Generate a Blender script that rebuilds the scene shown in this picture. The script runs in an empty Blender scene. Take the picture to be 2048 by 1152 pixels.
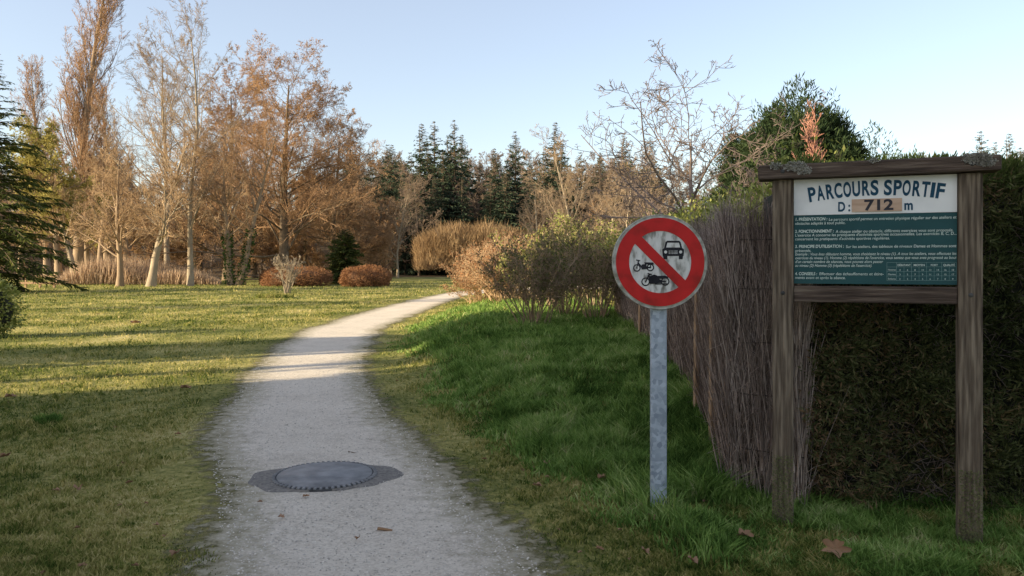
import bpy, bmesh, math, numpy as np
from mathutils import Vector, Matrix
F=1547.0; HC=1.6; HY=530.0
def X(px,d): return (px-1024.0)/F*d
def Zt(py,d): return HC-(py-HY)/F*d
scene=bpy.context.scene
COL=scene.collection
EL=math.radians(18); SUNH=np.array([0.91,0.41]); SUNH=SUNH/np.linalg.norm(SUNH)

# ---------------------------------------------------------------- materials
def mat(name, ramp, scale=5, detail=4, rough=0.9, coord='pos', stretch=(1,1,1), rk=0.0, trans=0.0,
        bump=0.0, bscale=None, objr=0.0, metal=0.0, spec=0.3, distort=0.0):
    m=bpy.data.materials.new(name); m.use_nodes=True
    nt=m.node_tree; N=nt.nodes; L=nt.links; N.clear()
    out=N.new('ShaderNodeOutputMaterial')
    if coord=='pos':
        g=N.new('ShaderNodeNewGeometry'); src=g.outputs['Position']
    else:
        g=N.new('ShaderNodeTexCoord'); src=g.outputs['Object']
    mp=N.new('ShaderNodeMapping'); mp.inputs['Scale'].default_value=stretch; L.new(src,mp.inputs['Vector'])
    no=N.new('ShaderNodeTexNoise'); no.inputs['Scale'].default_value=scale; no.inputs['Detail'].default_value=detail
    no.inputs['Distortion'].default_value=distort
    L.new(mp.outputs[0],no.inputs['Vector'])
    fac=no.outputs['Fac']
    mr=N.new('ShaderNodeMapRange'); mr.inputs['From Min'].default_value=0.3; mr.inputs['From Max'].default_value=0.7
    L.new(fac,mr.inputs['Value']); fac=mr.outputs[0]
    if rk>0:
        gi=N.new('ShaderNodeNewGeometry')
        mx=N.new('ShaderNodeMix'); mx.data_type='FLOAT'; mx.inputs[0].default_value=rk
        L.new(fac,mx.inputs[2]); L.new(gi.outputs['Random Per Island'],mx.inputs[3]); fac=mx.outputs[0]
    if objr>0:
        oi=N.new('ShaderNodeObjectInfo')
        mx=N.new('ShaderNodeMix'); mx.data_type='FLOAT'; mx.inputs[0].default_value=objr
        L.new(fac,mx.inputs[2]); L.new(oi.outputs['Random'],mx.inputs[3]); fac=mx.outputs[0]
    cr=N.new('ShaderNodeValToRGB'); els=cr.color_ramp.elements
    while len(els)>1: els.remove(els[0])
    els[0].position=ramp[0][0]; els[0].color=(*ramp[0][1],1)
    for p,c in ramp[1:]:
        e=els.new(p); e.color=(*c,1)
    L.new(fac,cr.inputs[0])
    if trans>0:
        d=N.new('ShaderNodeBsdfDiffuse'); t=N.new('ShaderNodeBsdfTranslucent'); ms=N.new('ShaderNodeMixShader')
        ms.inputs[0].default_value=trans
        L.new(cr.outputs[0],d.inputs[0]); L.new(cr.outputs[0],t.inputs[0]); L.new(d.outputs[0],ms.inputs[1]); L.new(t.outputs[0],ms.inputs[2])
        L.new(ms.outputs[0],out.inputs[0]); sh=d
    else:
        b=N.new('ShaderNodeBsdfPrincipled'); b.inputs['Roughness'].default_value=rough; b.inputs['Metallic'].default_value=metal
        b.inputs['Specular IOR Level'].default_value=spec
        L.new(cr.outputs[0],b.inputs['Base Color']); L.new(b.outputs[0],out.inputs[0]); sh=b
    if bump>0:
        n2=N.new('ShaderNodeTexNoise'); n2.inputs['Scale'].default_value=bscale or scale*3; n2.inputs['Detail'].default_value=5
        L.new(mp.outputs[0],n2.inputs['Vector'])
        bp=N.new('ShaderNodeBump'); bp.inputs['Strength'].default_value=bump; bp.inputs['Distance'].default_value=0.02
        L.new(n2.outputs['Fac'],bp.inputs['Height']); L.new(bp.outputs[0],sh.inputs['Normal'])
    return m

M={}
M['barkA']=mat('bark_tan',[(0,(.17,.12,.08)),(1,(.38,.28,.185))],scale=1.5,rk=.5,objr=.2)
M['barkPale']=mat('bark_pale',[(0,(.20,.16,.115)),(1,(.42,.34,.24))],scale=1.5,rk=.4)
M['twigTan']=mat('twig_tan',[(0,(.26,.17,.095)),(1,(.53,.37,.22))],scale=.5,rk=.5,objr=.2)
M['barkOr']=mat('bark_orange',[(0,(.21,.12,.065)),(1,(.44,.275,.155))],scale=1.0,rk=.5)
M['barkDk']=mat('bark_dark',[(0,(.07,.05,.033)),(1,(.19,.14,.09))],scale=3,rk=.4)
M['barkPink']=mat('bark_pinkgrey',[(0,(.11,.085,.075)),(1,(.28,.215,.185))],scale=3,rk=.4)
M['pinkTwig']=mat('pink_twig',[(0,(.26,.12,.085)),(1,(.50,.27,.20))],scale=3,rk=.5)
M['barkFar']=mat('bark_far_hazed',[(0,(.12,.088,.065)),(.5,(.19,.14,.102)),(1,(.28,.205,.145))],scale=.05,rk=.35,objr=.5)  # muted brown for the far trees, aerial haze put into the colour
M['leafBr']=mat('leaf_marcescent',[(0,(.22,.12,.06)),(.5,(.38,.235,.125)),(1,(.52,.37,.21))],scale=.6,rk=.5,trans=.25)
M['leafRed']=mat('bush_red_twig',[(0,(.15,.068,.035)),(.5,(.28,.14,.07)),(1,(.42,.24,.125))],scale=1,rk=.6,trans=.15)
M['leafTan']=mat('willow_tan',[(0,(.22,.14,.07)),(.5,(.35,.24,.135)),(1,(.45,.33,.195))],scale=.25,rk=.45,trans=.2)
M['leafYel']=mat('willow_yellow',[(0,(.24,.21,.06)),(1,(.46,.40,.14))],scale=.4,rk=.5,trans=.25)
M['reed']=mat('reed_tan',[(0,(.29,.20,.13)),(1,(.56,.42,.30))],scale=.5,rk=.5,trans=.2)
M['spruce']=mat('spruce_needles',[(0,(.022,.035,.013)),(.6,(.07,.085,.025)),(1,(.16,.16,.045))],scale=.8,rk=.6,trans=.1)
M['spruceFar']=mat('conifer_far_hazed',[(0,(.030,.046,.032)),(1,(.07,.095,.058))],scale=.3,rk=.5,objr=.2,trans=.1)  # greyer needles for distance, aerial haze put into the colour
M['cyp']=mat('cypress_green',[(0,(.016,.030,.016)),(.6,(.038,.058,.027)),(1,(.08,.10,.042))],scale=1.2,rk=.55,trans=.15)
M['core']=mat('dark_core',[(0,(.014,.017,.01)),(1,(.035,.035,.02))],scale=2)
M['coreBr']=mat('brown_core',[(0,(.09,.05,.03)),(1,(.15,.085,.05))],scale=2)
M['olive']=mat('shrub_olive',[(0,(.06,.07,.025)),(.6,(.15,.155,.06)),(1,(.29,.27,.12))],scale=2,rk=.7,trans=.3)
M['yelgreen']=mat('shrub_yellowgreen',[(0,(.09,.11,.025)),(.5,(.27,.29,.07)),(1,(.58,.56,.24))],scale=2,rk=.7,trans=.3)
M['ivy']=mat('ivy_leaves',[(0,(.03,.06,.02)),(1,(.09,.13,.04))],scale=2,rk=.7,trans=.1)
M['thuja']=mat('thuja_hedge',[(0,(.035,.045,.02)),(.35,(.08,.095,.036)),(.55,(.14,.15,.065)),(.72,(.21,.14,.08)),(1,(.36,.22,.13))],scale=1.3,rk=.5,trans=.2)
M['thujaLit']=mat('thuja_top_sunlit',[(0,(.06,.085,.025)),(1,(.17,.21,.06))],scale=1.6,rk=.6,trans=.25)  # lighter green: sunlight on the hedge top put into the colour
M['brush']=mat('brushwood',[(0,(.085,.060,.048)),(.5,(.28,.215,.18)),(1,(.62,.51,.44))],scale=1.5,rk=.75)
def blademat(name,c,sc1,sc2,trans=.3):
    m=bpy.data.materials.new(name); m.use_nodes=True; nt=m.node_tree; N=nt.nodes; L=nt.links; N.clear()
    out=N.new('ShaderNodeOutputMaterial'); g=N.new('ShaderNodeNewGeometry')
    a=N.new('ShaderNodeTexNoise'); a.inputs['Scale'].default_value=sc1; a.inputs['Detail'].default_value=3
    b=N.new('ShaderNodeTexNoise'); b.inputs['Scale'].default_value=sc2; b.inputs['Detail'].default_value=4
    L.new(g.outputs['Position'],a.inputs['Vector']); L.new(g.outputs['Position'],b.inputs['Vector'])
    m1=N.new('ShaderNodeMix'); m1.data_type='FLOAT'; m1.inputs[0].default_value=.5; L.new(a.outputs[0],m1.inputs[2]); L.new(b.outputs[0],m1.inputs[3])
    mr=N.new('ShaderNodeMapRange'); mr.inputs['From Min'].default_value=.38; mr.inputs['From Max'].default_value=.62; L.new(m1.outputs[0],mr.inputs['Value'])
    m2=N.new('ShaderNodeMix'); m2.data_type='FLOAT'; m2.inputs[0].default_value=.4; L.new(mr.outputs[0],m2.inputs[2]); L.new(g.outputs['Random Per Island'],m2.inputs[3])
    cr=N.new('ShaderNodeValToRGB'); e=cr.color_ramp.elements; e[0].position=c[0][0]; e[0].color=(*c[0][1],1); e[1].position=c[-1][0]; e[1].color=(*c[-1][1],1)
    for p,k in c[1:-1]:
        x=e.new(p); x.color=(*k,1)
    L.new(m2.outputs[0],cr.inputs[0])
    d=N.new('ShaderNodeBsdfDiffuse'); t=N.new('ShaderNodeBsdfTranslucent'); ms=N.new('ShaderNodeMixShader'); ms.inputs[0].default_value=trans
    L.new(cr.outputs[0],d.inputs[0]); L.new(cr.outputs[0],t.inputs[0]); L.new(d.outputs[0],ms.inputs[1]); L.new(t.outputs[0],ms.inputs[2]); L.new(ms.outputs[0],out.inputs[0])
    return m
M['bladeL']=blademat('lawn_blades',[(.08,(.03,.055,.012)),(.32,(.095,.135,.028)),(.52,(.24,.24,.065)),(.72,(.46,.40,.15)),(.95,(.62,.51,.26))],.5,7,.35)
M['bladeG']=blademat('bank_blades',[(.08,(.03,.065,.014)),(.34,(.10,.18,.038)),(.56,(.20,.32,.075)),(.78,(.34,.45,.14)),(.96,(.56,.52,.28))],1.1,6,.35)
M['deadleaf']=mat('dead_leaf',[(0,(.20,.11,.06)),(1,(.44,.28,.18))],scale=9,rk=.7,trans=.15)
M['pebble']=mat('pebbles',[(0,(.32,.285,.235)),(1,(.80,.73,.62))],scale=3,rk=.9)
M['wood']=mat('weathered_wood',[(0,(.05,.036,.026)),(.5,(.135,.105,.076)),(1,(.26,.21,.155))],scale=7,coord='obj',stretch=(8,8,.5),bump=.6,bscale=14,detail=6)
M['woodH']=mat('weathered_beam',[(0,(.035,.024,.018)),(.6,(.10,.072,.056)),(1,(.19,.15,.115))],scale=6,coord='obj',stretch=(.5,8,8),bump=.6,bscale=14,detail=6)
M['woodB']=mat('stake_wood',[(0,(.26,.16,.09)),(1,(.42,.29,.18))],scale=6,coord='obj',stretch=(8,8,.7),bump=.3)
M['white']=mat('panel_white',[(0,(.58,.59,.59)),(.5,(.76,.77,.76)),(1,(.82,.83,.82))],scale=4,coord='obj',rough=.5)
M['teal']=mat('panel_teal',[(0,(.010,.056,.062)),(1,(.018,.082,.086))],scale=3,coord='obj',rough=.6)
M['ink']=mat('title_ink',[(0,(.012,.055,.10)),(1,(.02,.075,.13))],scale=10)
M['inkD']=mat('digit_ink',[(0,(.03,.03,.04)),(1,(.05,.05,.06))],scale=10)
M['txt']=mat('text_pale',[(0,(.50,.60,.54)),(1,(.68,.76,.70))],scale=10)
M['grid']=mat('grid_pale',[(0,(.20,.32,.30)),(1,(.28,.40,.38))],scale=10)
M['plate']=mat('number_plate',[(0,(.42,.27,.18)),(1,(.62,.45,.33))],scale=5,coord='obj',stretch=(1,4,8),rough=.6)
M['red']=mat('sign_red',[(0,(.32,.014,.011)),(.45,(.50,.015,.014)),(1,(.58,.018,.018))],scale=9,coord='obj',rough=.5,detail=6,spec=.25)
M['signw']=mat('sign_white',[(0,(.15,.14,.12)),(.30,(.34,.33,.30)),(.48,(.60,.59,.56)),(1,(.74,.73,.71))],scale=26,coord='obj',stretch=(1,1,.35),detail=8,rough=.5)
M['signrim']=mat('sign_rim',[(0,(.17,.16,.11)),(.5,(.40,.39,.34)),(1,(.60,.59,.54))],scale=18,coord='obj',detail=7,rough=.5)
M['black']=mat('sign_black',[(0,(.012,.012,.016)),(1,(.03,.03,.035))],scale=10)
M['lichen']=mat('lichen',[(0,(.20,.19,.16)),(1,(.48,.47,.42))],scale=20,rk=.5)
M['iron']=mat('cast_iron',[(0,(.13,.13,.13)),(1,(.26,.255,.25))],scale=9,rough=.55,bump=.2,bscale=90,metal=.0,spec=.5)
M['ironD']=mat('iron_dark',[(0,(.03,.03,.03)),(1,(.08,.08,.078))],scale=20,rough=.8)
M['wire']=mat('rusty_wire',[(0,(.04,.03,.025)),(1,(.09,.07,.055))],scale=20)
m=bpy.data.materials.new('galvanised_steel'); m.use_nodes=True; nt=m.node_tree
b=nt.nodes['Principled BSDF']; b.inputs['Roughness'].default_value=.5; b.inputs['Metallic'].default_value=.2
tc=nt.nodes.new('ShaderNodeTexCoord'); vo=nt.nodes.new('ShaderNodeTexVoronoi'); vo.inputs['Scale'].default_value=38
n1=nt.nodes.new('ShaderNodeTexNoise'); n1.inputs['Scale'].default_value=12; n1.inputs['Detail'].default_value=6
mx=nt.nodes.new('ShaderNodeMix'); mx.data_type='FLOAT'; mx.inputs[0].default_value=.55
cr=nt.nodes.new('ShaderNodeValToRGB'); cr.color_ramp.elements[0].position=.3; cr.color_ramp.elements[0].color=(.23,.275,.34,1)
cr.color_ramp.elements[1].position=.7; cr.color_ramp.elements[1].color=(.44,.50,.58,1)
nt.links.new(tc.outputs['Object'],vo.inputs['Vector']); nt.links.new(tc.outputs['Object'],n1.inputs['Vector'])
nt.links.new(vo.outputs['Color'],mx.inputs[2]); nt.links.new(n1.outputs['Fac'],mx.inputs[3]); nt.links.new(mx.outputs[0],cr.inputs[0])
nt.links.new(cr.outputs[0],b.inputs['Base Color']); M['galv']=m

# ---------------------------------------------------------------- mesh utils
def mk(name,V,faces,mats,parent=None,smooth=False,midx=None,attrs=None,link=True):
    V=np.asarray(V,dtype=np.float32).reshape(-1,3)
    me=bpy.data.meshes.new(name)
    faces=[np.asarray(f,dtype=np.int32) for f in faces if len(f)]
    me.vertices.add(len(V)); me.vertices.foreach_set('co',V.ravel())
    nl=sum(f.size for f in faces); npy=sum(len(f) for f in faces)
    me.loops.add(nl); me.polygons.add(npy)
    me.loops.foreach_set('vertex_index',np.concatenate([f.ravel() for f in faces]))
    st=[];o=0
    for f in faces:
        st.append(o+np.arange(len(f))*f.shape[1]); o+=f.size
    me.polygons.foreach_set('loop_start',np.concatenate(st).astype(np.int32))
    if midx is not None: me.polygons.foreach_set('material_index',np.asarray(midx,dtype=np.int32))
    for mt in (mats if isinstance(mats,(list,tuple)) else [mats]): me.materials.append(mt)
    me.update(calc_edges=True)
    if smooth: me.polygons.foreach_set('use_smooth',np.ones(npy,dtype=bool))
    if attrs:
        for k,a in attrs.items():
            at=me.attributes.new(k,'FLOAT','POINT'); at.data.foreach_set('value',np.asarray(a,dtype=np.float32))
    if not link: return me
    ob=bpy.data.objects.new(name,me); COL.objects.link(ob)
    if parent: ob.parent=parent
    return ob
def empty(name,loc=(0,0,0),rz=0):
    e=bpy.data.objects.new(name,None); e.location=loc; e.rotation_euler=(0,0,rz); e.empty_display_size=.2; COL.objects.link(e); return e
def inst(name,me,loc,rz=0,s=1,parent=None,sx=None):
    o=bpy.data.objects.new(name,me); o.location=loc; o.rotation_euler=(0,0,rz)
    o.scale=(sx or s,sx or s,s); COL.objects.link(o)
    if parent: o.parent=parent
    return o
class Acc:
    def __init__(s): s.V=[];s.n=0;s.order=[]
    def add(s,V,faces,mi):
        V=np.asarray(V,dtype=np.float32).reshape(-1,3); s.V.append(V)
        for f in faces: s.order.append((np.asarray(f)+s.n,mi))
        s.n+=len(V)
    def mesh(s,name,mats,link=True,parent=None,smooth=False):
        fs=[f for f,_ in s.order if len(f)]; mi=np.concatenate([np.full(len(f),m) for f,m in s.order if len(f)])
        return mk(name,np.concatenate(s.V),fs,mats,midx=mi,link=link,parent=parent,smooth=smooth)
def nrm(v): return v/np.maximum(np.linalg.norm(v,axis=-1,keepdims=True),1e-9)
def perp(rng,d):
    r=rng.normal(size=d.shape); return nrm(np.cross(d,r))
def tubes(pts,rad,s):
    N,n1,_=pts.shape
    d=nrm(pts[:,-1]-pts[:,0]); ref=np.where(np.abs(d[:,2:3])<.8,np.array([[0,0,1.]]),np.array([[1.,0,0]]))
    a=nrm(np.cross(d,ref)); b=np.cross(d,a)
    th=np.arange(s)/s*2*np.pi
    ring=a[:,None,:]*np.cos(th)[None,:,None]+b[:,None,:]*np.sin(th)[None,:,None]
    V=pts[:,:,None,:]+ring[:,None,:,:]*rad[:,:,None,None]
    idx=np.arange(N*n1*s).reshape(N,n1,s)
    A=idx[:,:-1,:]; B=np.roll(idx,-1,axis=2)[:,:-1,:]; C=np.roll(idx,-1,axis=2)[:,1:,:]; D=idx[:,1:,:]
    return V.reshape(-1,3),np.stack([A,B,C,D],-1).reshape(-1,4)
def diamonds(rng,pos,dr,l,w):
    n=len(pos); dr=nrm(dr); sd=perp(rng,dr); l=np.broadcast_to(l,(n,))[:,None]; w=np.broadcast_to(w,(n,))[:,None]
    V=np.stack([pos,pos+dr*l*.5+sd*w*.5,pos+dr*l,pos+dr*l*.5-sd*w*.5],1)
    return V.reshape(-1,3),np.arange(n*4).reshape(n,4)
def grow(rng,P0,D,L,R0,R1,n,wander,up):
    pts=[P0]; d=nrm(D); p=P0
    for i in range(n):
        d=nrm(d+rng.normal(0,wander,d.shape)+np.array([0,0,up])); p=p+d*(L[:,None]/n); pts.append(p)
    pts=np.stack(pts,1); t=np.linspace(0,1,n+1)[None,:]
    return pts,R0[:,None]*(1-t)+R1[:,None]*t
def spawn(rng,pts,rad,L,k,t0,t1,ang,asd,rat,taper,rr,minr):
    N,n1,_=pts.shape
    t=(t0+(t1-t0)*(np.arange(k)[None,:]+rng.random((N,k)))/k).ravel(); i=np.repeat(np.arange(N),k)
    f=np.clip(t*(n1-1),0,n1-1.001); j=f.astype(int); fr=(f-j)[:,None]
    p=pts[i,j]*(1-fr)+pts[i,j+1]*fr; d=nrm(pts[i,j+1]-pts[i,j]); r=rad[i,j]*(1-fr[:,0])+rad[i,j+1]*fr[:,0]
    a=rng.normal(ang,asd,len(p)); q=perp(rng,d)
    nd=d*np.cos(a)[:,None]+q*np.sin(a)[:,None]
    nL=L[i]*rat*(1-taper*(t-t0)/(t1-t0+1e-6))*rng.uniform(.6,1.15,len(p))
    return p,nd,nL,np.maximum(r*rr,minr)
def tree(seed,h,r,lean=(0,0),ks=(22,8,6,5),angs=(50,40,40,40),rats=(.45,.45,.5,.5),t0=.25,up=(.0,.10,.06,.03,0),
         wander=(.05,.14,.18,.2,.25),minr=.008,tfrac=.95,taper1=.6,leaf=None,ivy=0,mb='barkA',mt=None,ml='leafBr',name='tree',multi=1,spread=0,r_end=.12,nl1=1,rr1=.4):
    rng=np.random.default_rng(seed); A=Acc()
    P0=np.zeros((multi,3)); D=np.tile(np.array([[lean[0],lean[1],1.]]),(multi,1))
    if multi>1:
        th=rng.random(multi)*2*np.pi; P0[:,:2]=np.stack([np.cos(th),np.sin(th)],1)*rng.random((multi,1))*spread*.4
        D[:,:2]+=np.stack([np.cos(th),np.sin(th)],1)*rng.random((multi,1))*spread
    P0[:,2]-=.1
    Ls=np.full(multi,h*tfrac)*(rng.uniform(.7,1.,multi) if multi>1 else 1)
    pts,rad=grow(rng,P0,D,Ls,np.full(multi,r),np.full(multi,max(r*r_end,minr)),10,wander[0],up[0])
    if multi==1: rad[:,0]*=1.35
    V,Fc=tubes(pts,rad,8 if multi==1 else 5); A.add(V,[Fc],0); L=Ls
    if ivy:
        n=ivy; j=rng.random(n)*3.6; p=pts[0,j.astype(int)]*(1-(j-j.astype(int))[:,None])+pts[0,j.astype(int)+1]*(j-j.astype(int))[:,None]
        o=rng.normal(size=(n,3)); o[:,2]*=.3; o=nrm(o); V,Fc=diamonds(rng,p+o*r*rng.uniform(.9,1.5,(n,1)),o+rng.normal(0,.5,(n,3)),.2,.15); A.add(V,[Fc],2)
    for lv,k in enumerate(ks):
        a=math.radians(angs[lv]); p,d,nL,nR=spawn(rng,pts,rad,L,k,t0 if lv==0 else .2,1.0,a,a*.28,rats[lv],taper1 if lv==0 else .5,rr1 if lv==0 else .55,minr)
        ns=[6,4,3,2,2][lv]
        pts,rad=grow(rng,p,d,nL,nR,np.maximum(nR*.3,minr*.6),ns,wander[lv+1],up[lv+1]); L=nL
        V,Fc=tubes(pts,rad,[5,4,3,3,3][lv]); A.add(V,[Fc],0 if lv<nl1 else 1)
    if leaf:
        n,sz=leaf; N=len(pts); i=rng.integers(0,N,n); t=rng.random((n,1)); p=pts[i,0]*(1-t)+pts[i,-1]*t
        V,Fc=diamonds(rng,p+rng.normal(0,.05,(n,3)),rng.normal(size=(n,3))+[0,0,-.4],sz*rng.uniform(.6,1.3,n),sz*.6); A.add(V,[Fc],2)
    return A.mesh(name,[M[mb],M[mt or mb],M['ivy'] if ivy else M[ml]],link=False)
def conifer(seed,h,R,nwh,nb,nq,ql,qw,mt='spruce',pw=.85,droop=-.10,zb=.04,name='conifer',rise=.25,rnd=(.6,1.22)):
    rng=np.random.default_rng(seed); A=Acc()
    pts,rad=grow(rng,np.array([[0,0,-.2]]),np.array([[0,0,1.]]),np.array([h]),np.array([h*.016]),np.array([.02]),6,.01,0)
    V,Fc=tubes(pts,rad,6); A.add(V,[Fc],0)
    n=nwh*nb; zz=np.repeat(zb+(1-zb)*np.linspace(0,.985,nwh)**.9,nb)+rng.normal(0,.01,n)
    zz=np.clip(zz,zb,.99); th=rng.random(n)*2*np.pi
    Lb=R*(1-zz)**pw*rng.uniform(rnd[0],rnd[1],n)+.08
    P0=np.stack([np.zeros(n),np.zeros(n),zz*h],1); D=np.stack([np.cos(th),np.sin(th),rise+.4*(zz)-.2*(1-zz)],1)
    pts,rad=grow(rng,P0,D,Lb,np.full(n,.03*h/15),np.full(n,.01),4,.07,droop)
    V,Fc=tubes(pts,rad,3); A.add(V,[Fc],0)
    i=rng.choice(n,n*nq,p=Lb/Lb.sum()); t=rng.uniform(.12,1,len(i)); f=np.clip(t*4,0,3.999); j=f.astype(int); fr=(f-j)[:,None]
    p=pts[i,j]*(1-fr)+pts[i,j+1]*fr; d=nrm(pts[i,j+1]-pts[i,j])
    q=nrm(np.cross(d,[0,0,1.]))*rng.choice([-1,1],len(i))[:,None]
    dr=d*.8+q*rng.uniform(.1,1.1,(len(i),1))+np.array([0,0,-.35])+rng.normal(0,.25,(len(i),3))
    sc=np.clip(Lb[i]/R*1.6,.3,1)
    V,Fc=diamonds(rng,p,dr,sc*ql*(.4+.7*(1-t*.3))*rng.uniform(.6,1.3,len(i)),qw*sc); A.add(V,[Fc],1)
    return A.mesh(name,[M['barkDk'],M[mt]],link=False)
def lump(rng,dirs,k=9,amp=.18):
    o=np.ones(len(dirs))
    for i in range(k):
        c=nrm(rng.normal(size=3)); o+=amp*rng.uniform(-1,1)*np.cos(np.arccos(np.clip(dirs@c,-1,1))*rng.uniform(2,6))
    return o
def blob(A,rng,c,rad,n,l,w,mi,mcore=None,shell=.35,updir=0.,amp=.15,bottom=-.2,core=.78,rd=.8):
    c=np.array(c,float); rad=np.array(rad,float)
    st=rng.integers(1<<30)
    d=nrm(rng.normal(size=(n,3))); d=d[d[:,2]>bottom]; lm=lump(np.random.default_rng(st),d,amp=amp)
    rr=(1-shell*rng.random(len(d))**1.5)*lm
    p=c+d*rad*rr[:,None]
    V,Fc=diamonds(rng,p,d*(1)+rng.normal(0,rd,d.shape)+[0,0,updir],l*rng.uniform(.6,1.4,len(d)),w); A.add(V,[Fc],mi)
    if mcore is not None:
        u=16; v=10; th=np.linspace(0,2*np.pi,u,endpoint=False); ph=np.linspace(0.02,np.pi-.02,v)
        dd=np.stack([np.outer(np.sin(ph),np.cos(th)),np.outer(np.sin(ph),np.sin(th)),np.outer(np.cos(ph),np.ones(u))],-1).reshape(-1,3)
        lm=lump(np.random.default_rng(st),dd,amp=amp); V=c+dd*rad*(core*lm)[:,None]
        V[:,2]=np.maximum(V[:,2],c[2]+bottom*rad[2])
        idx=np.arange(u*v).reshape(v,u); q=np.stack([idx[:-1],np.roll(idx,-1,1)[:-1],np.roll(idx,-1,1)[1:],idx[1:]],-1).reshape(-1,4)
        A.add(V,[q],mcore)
def box(name,size,loc,mt,parent=None,rot=(0,0,0),bev=.006):
    bm=bmesh.new(); bmesh.ops.create_cube(bm,size=1)
    for v in bm.verts: v.co=Vector((v.co.x*size[0],v.co.y*size[1],v.co.z*size[2]))
    if bev: bmesh.ops.bevel(bm,geom=bm.edges[:],offset=bev,segments=2,affect='EDGES',profile=.6)
    me=bpy.data.meshes.new(name); bm.to_mesh(me); bm.free(); me.materials.append(mt)
    o=bpy.data.objects.new(name,me); o.location=loc; o.rotation_euler=rot; COL.objects.link(o)
    if parent: o.parent=parent
    return o

# ---------------------------------------------------------------- terrain
yl=np.array([-6,0,2,3.98,5.27,6.04,7.7,11.25,14.6,18.3,22.5,27.5,35,45,52,58,62,70]); xl_=np.array([-.9,-1.1,-1.25,-1.5,-2.05,-2.38,-2.95,-3.85,-4.5,-5.05,-5.1,-5.0,-4.6,-3.7,-1.2,4,12,30])
yr=np.array([-6,0,2,3.98,4.67,5.5,6.7,8.5,10.8,13,16.5,19.8,24.75,31,40,45,50,54,58,66]); xr_=np.array([2.4,1.6,.95,.22,-.05,-.34,-.72,-1.38,-2.02,-2.5,-2.98,-3.25,-3.15,-2.9,-2.5,-1.2,2,8,16,34])
def xl(y): return np.interp(y,yl,xl_)
def xr(y): return np.interp(y,yr,xr_)
def sm(a,b,x):
    t=np.clip((x-a)/(b-a),0,1); return t*t*(3-2*t)
def gz(x,y):
    x=np.asarray(x,float); y=np.asarray(y,float)
    return .40*sm(.5,2.6,x-xr(y))*sm(5.0,11,y)*(1-sm(24,45,y))+16*sm(112,210,y)
def sn(x,y,s=1.,sd=0):
    r=np.random.default_rng(sd); o=0
    for i in range(6):
        a=r.uniform(0,6.28); k=s*r.uniform(.5,2.2); o=o+np.sin(k*(x*np.cos(a)+y*np.sin(a))+r.uniform(0,6.28))
    return o/6*1.6
xs=np.unique(np.concatenate([-np.geomspace(12,900,40),np.arange(-12,12.01,.25),np.geomspace(12,900,40)]))
ys=np.unique(np.concatenate([np.linspace(-80,-6,12),np.arange(-6,30,.25),np.geomspace(30,1200,70)]))
GX,GY=np.meshgrid(xs,ys); GZ=gz(GX,GY)
idx=np.arange(GX.size).reshape(GX.shape)
q=np.stack([idx[:-1,:-1],idx[:-1,1:],idx[1:,1:],idx[1:,:-1]],-1).reshape(-1,4)
m=bpy.data.materials.new('lawn_ground'); m.use_nodes=True; nt=m.node_tree; N=nt.nodes; L=nt.links
b=N['Principled BSDF']; b.inputs['Roughness'].default_value=1; b.inputs['Specular IOR Level'].default_value=.1
g=N.new('ShaderNodeNewGeometry')
def noise(sc,det,vec,rough=.6):
    n=N.new('ShaderNodeTexNoise'); n.inputs['Scale'].default_value=sc; n.inputs['Detail'].default_value=det; n.inputs['Roughness'].default_value=rough; L.new(vec,n.inputs['Vector']); return n
nA=noise(.5,4,g.outputs['Position']); nB=noise(14,6,g.outputs['Position'],.8)
mx=N.new('ShaderNodeMix'); mx.data_type='FLOAT'; mx.inputs[0].default_value=.55; L.new(nA.outputs[0],mx.inputs[2]); L.new(nB.outputs[0],mx.inputs[3])
cr=N.new('ShaderNodeValToRGB'); e=cr.color_ramp.elements
e[0].position=.38; e[0].color=(.04,.055,.014,1); e[1].position=.63; e[1].color=(.56,.47,.22,1)
x=e.new(.46); x.color=(.15,.16,.042,1); x=e.new(.55); x.color=(.35,.31,.10,1)
L.new(mx.outputs[0],cr.inputs[0])
sp=N.new('ShaderNodeSeparateXYZ'); L.new(g.outputs['Position'],sp.inputs[0])
mr=N.new('ShaderNodeMapRange'); mr.inputs['From Min'].default_value=98; mr.inputs['From Max'].default_value=106; L.new(sp.outputs[1],mr.inputs['Value'])
wl=N.new('ShaderNodeMix'); wl.data_type='RGBA'; wl.inputs[7].default_value=(.10,.07,.04,1); L.new(mr.outputs[0],wl.inputs[0]); L.new(cr.outputs[0],wl.inputs[6])
L.new(wl.outputs[2],b.inputs['Base Color'])
bp=N.new('ShaderNodeBump'); bp.inputs['Strength'].default_value=.8; bp.inputs['Distance'].default_value=.04; L.new(nB.outputs[0],bp.inputs['Height']); L.new(bp.outputs[0],b.inputs['Normal'])
mk('ground',np.stack([GX,GY,GZ],-1),[q],m,smooth=True)

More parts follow.
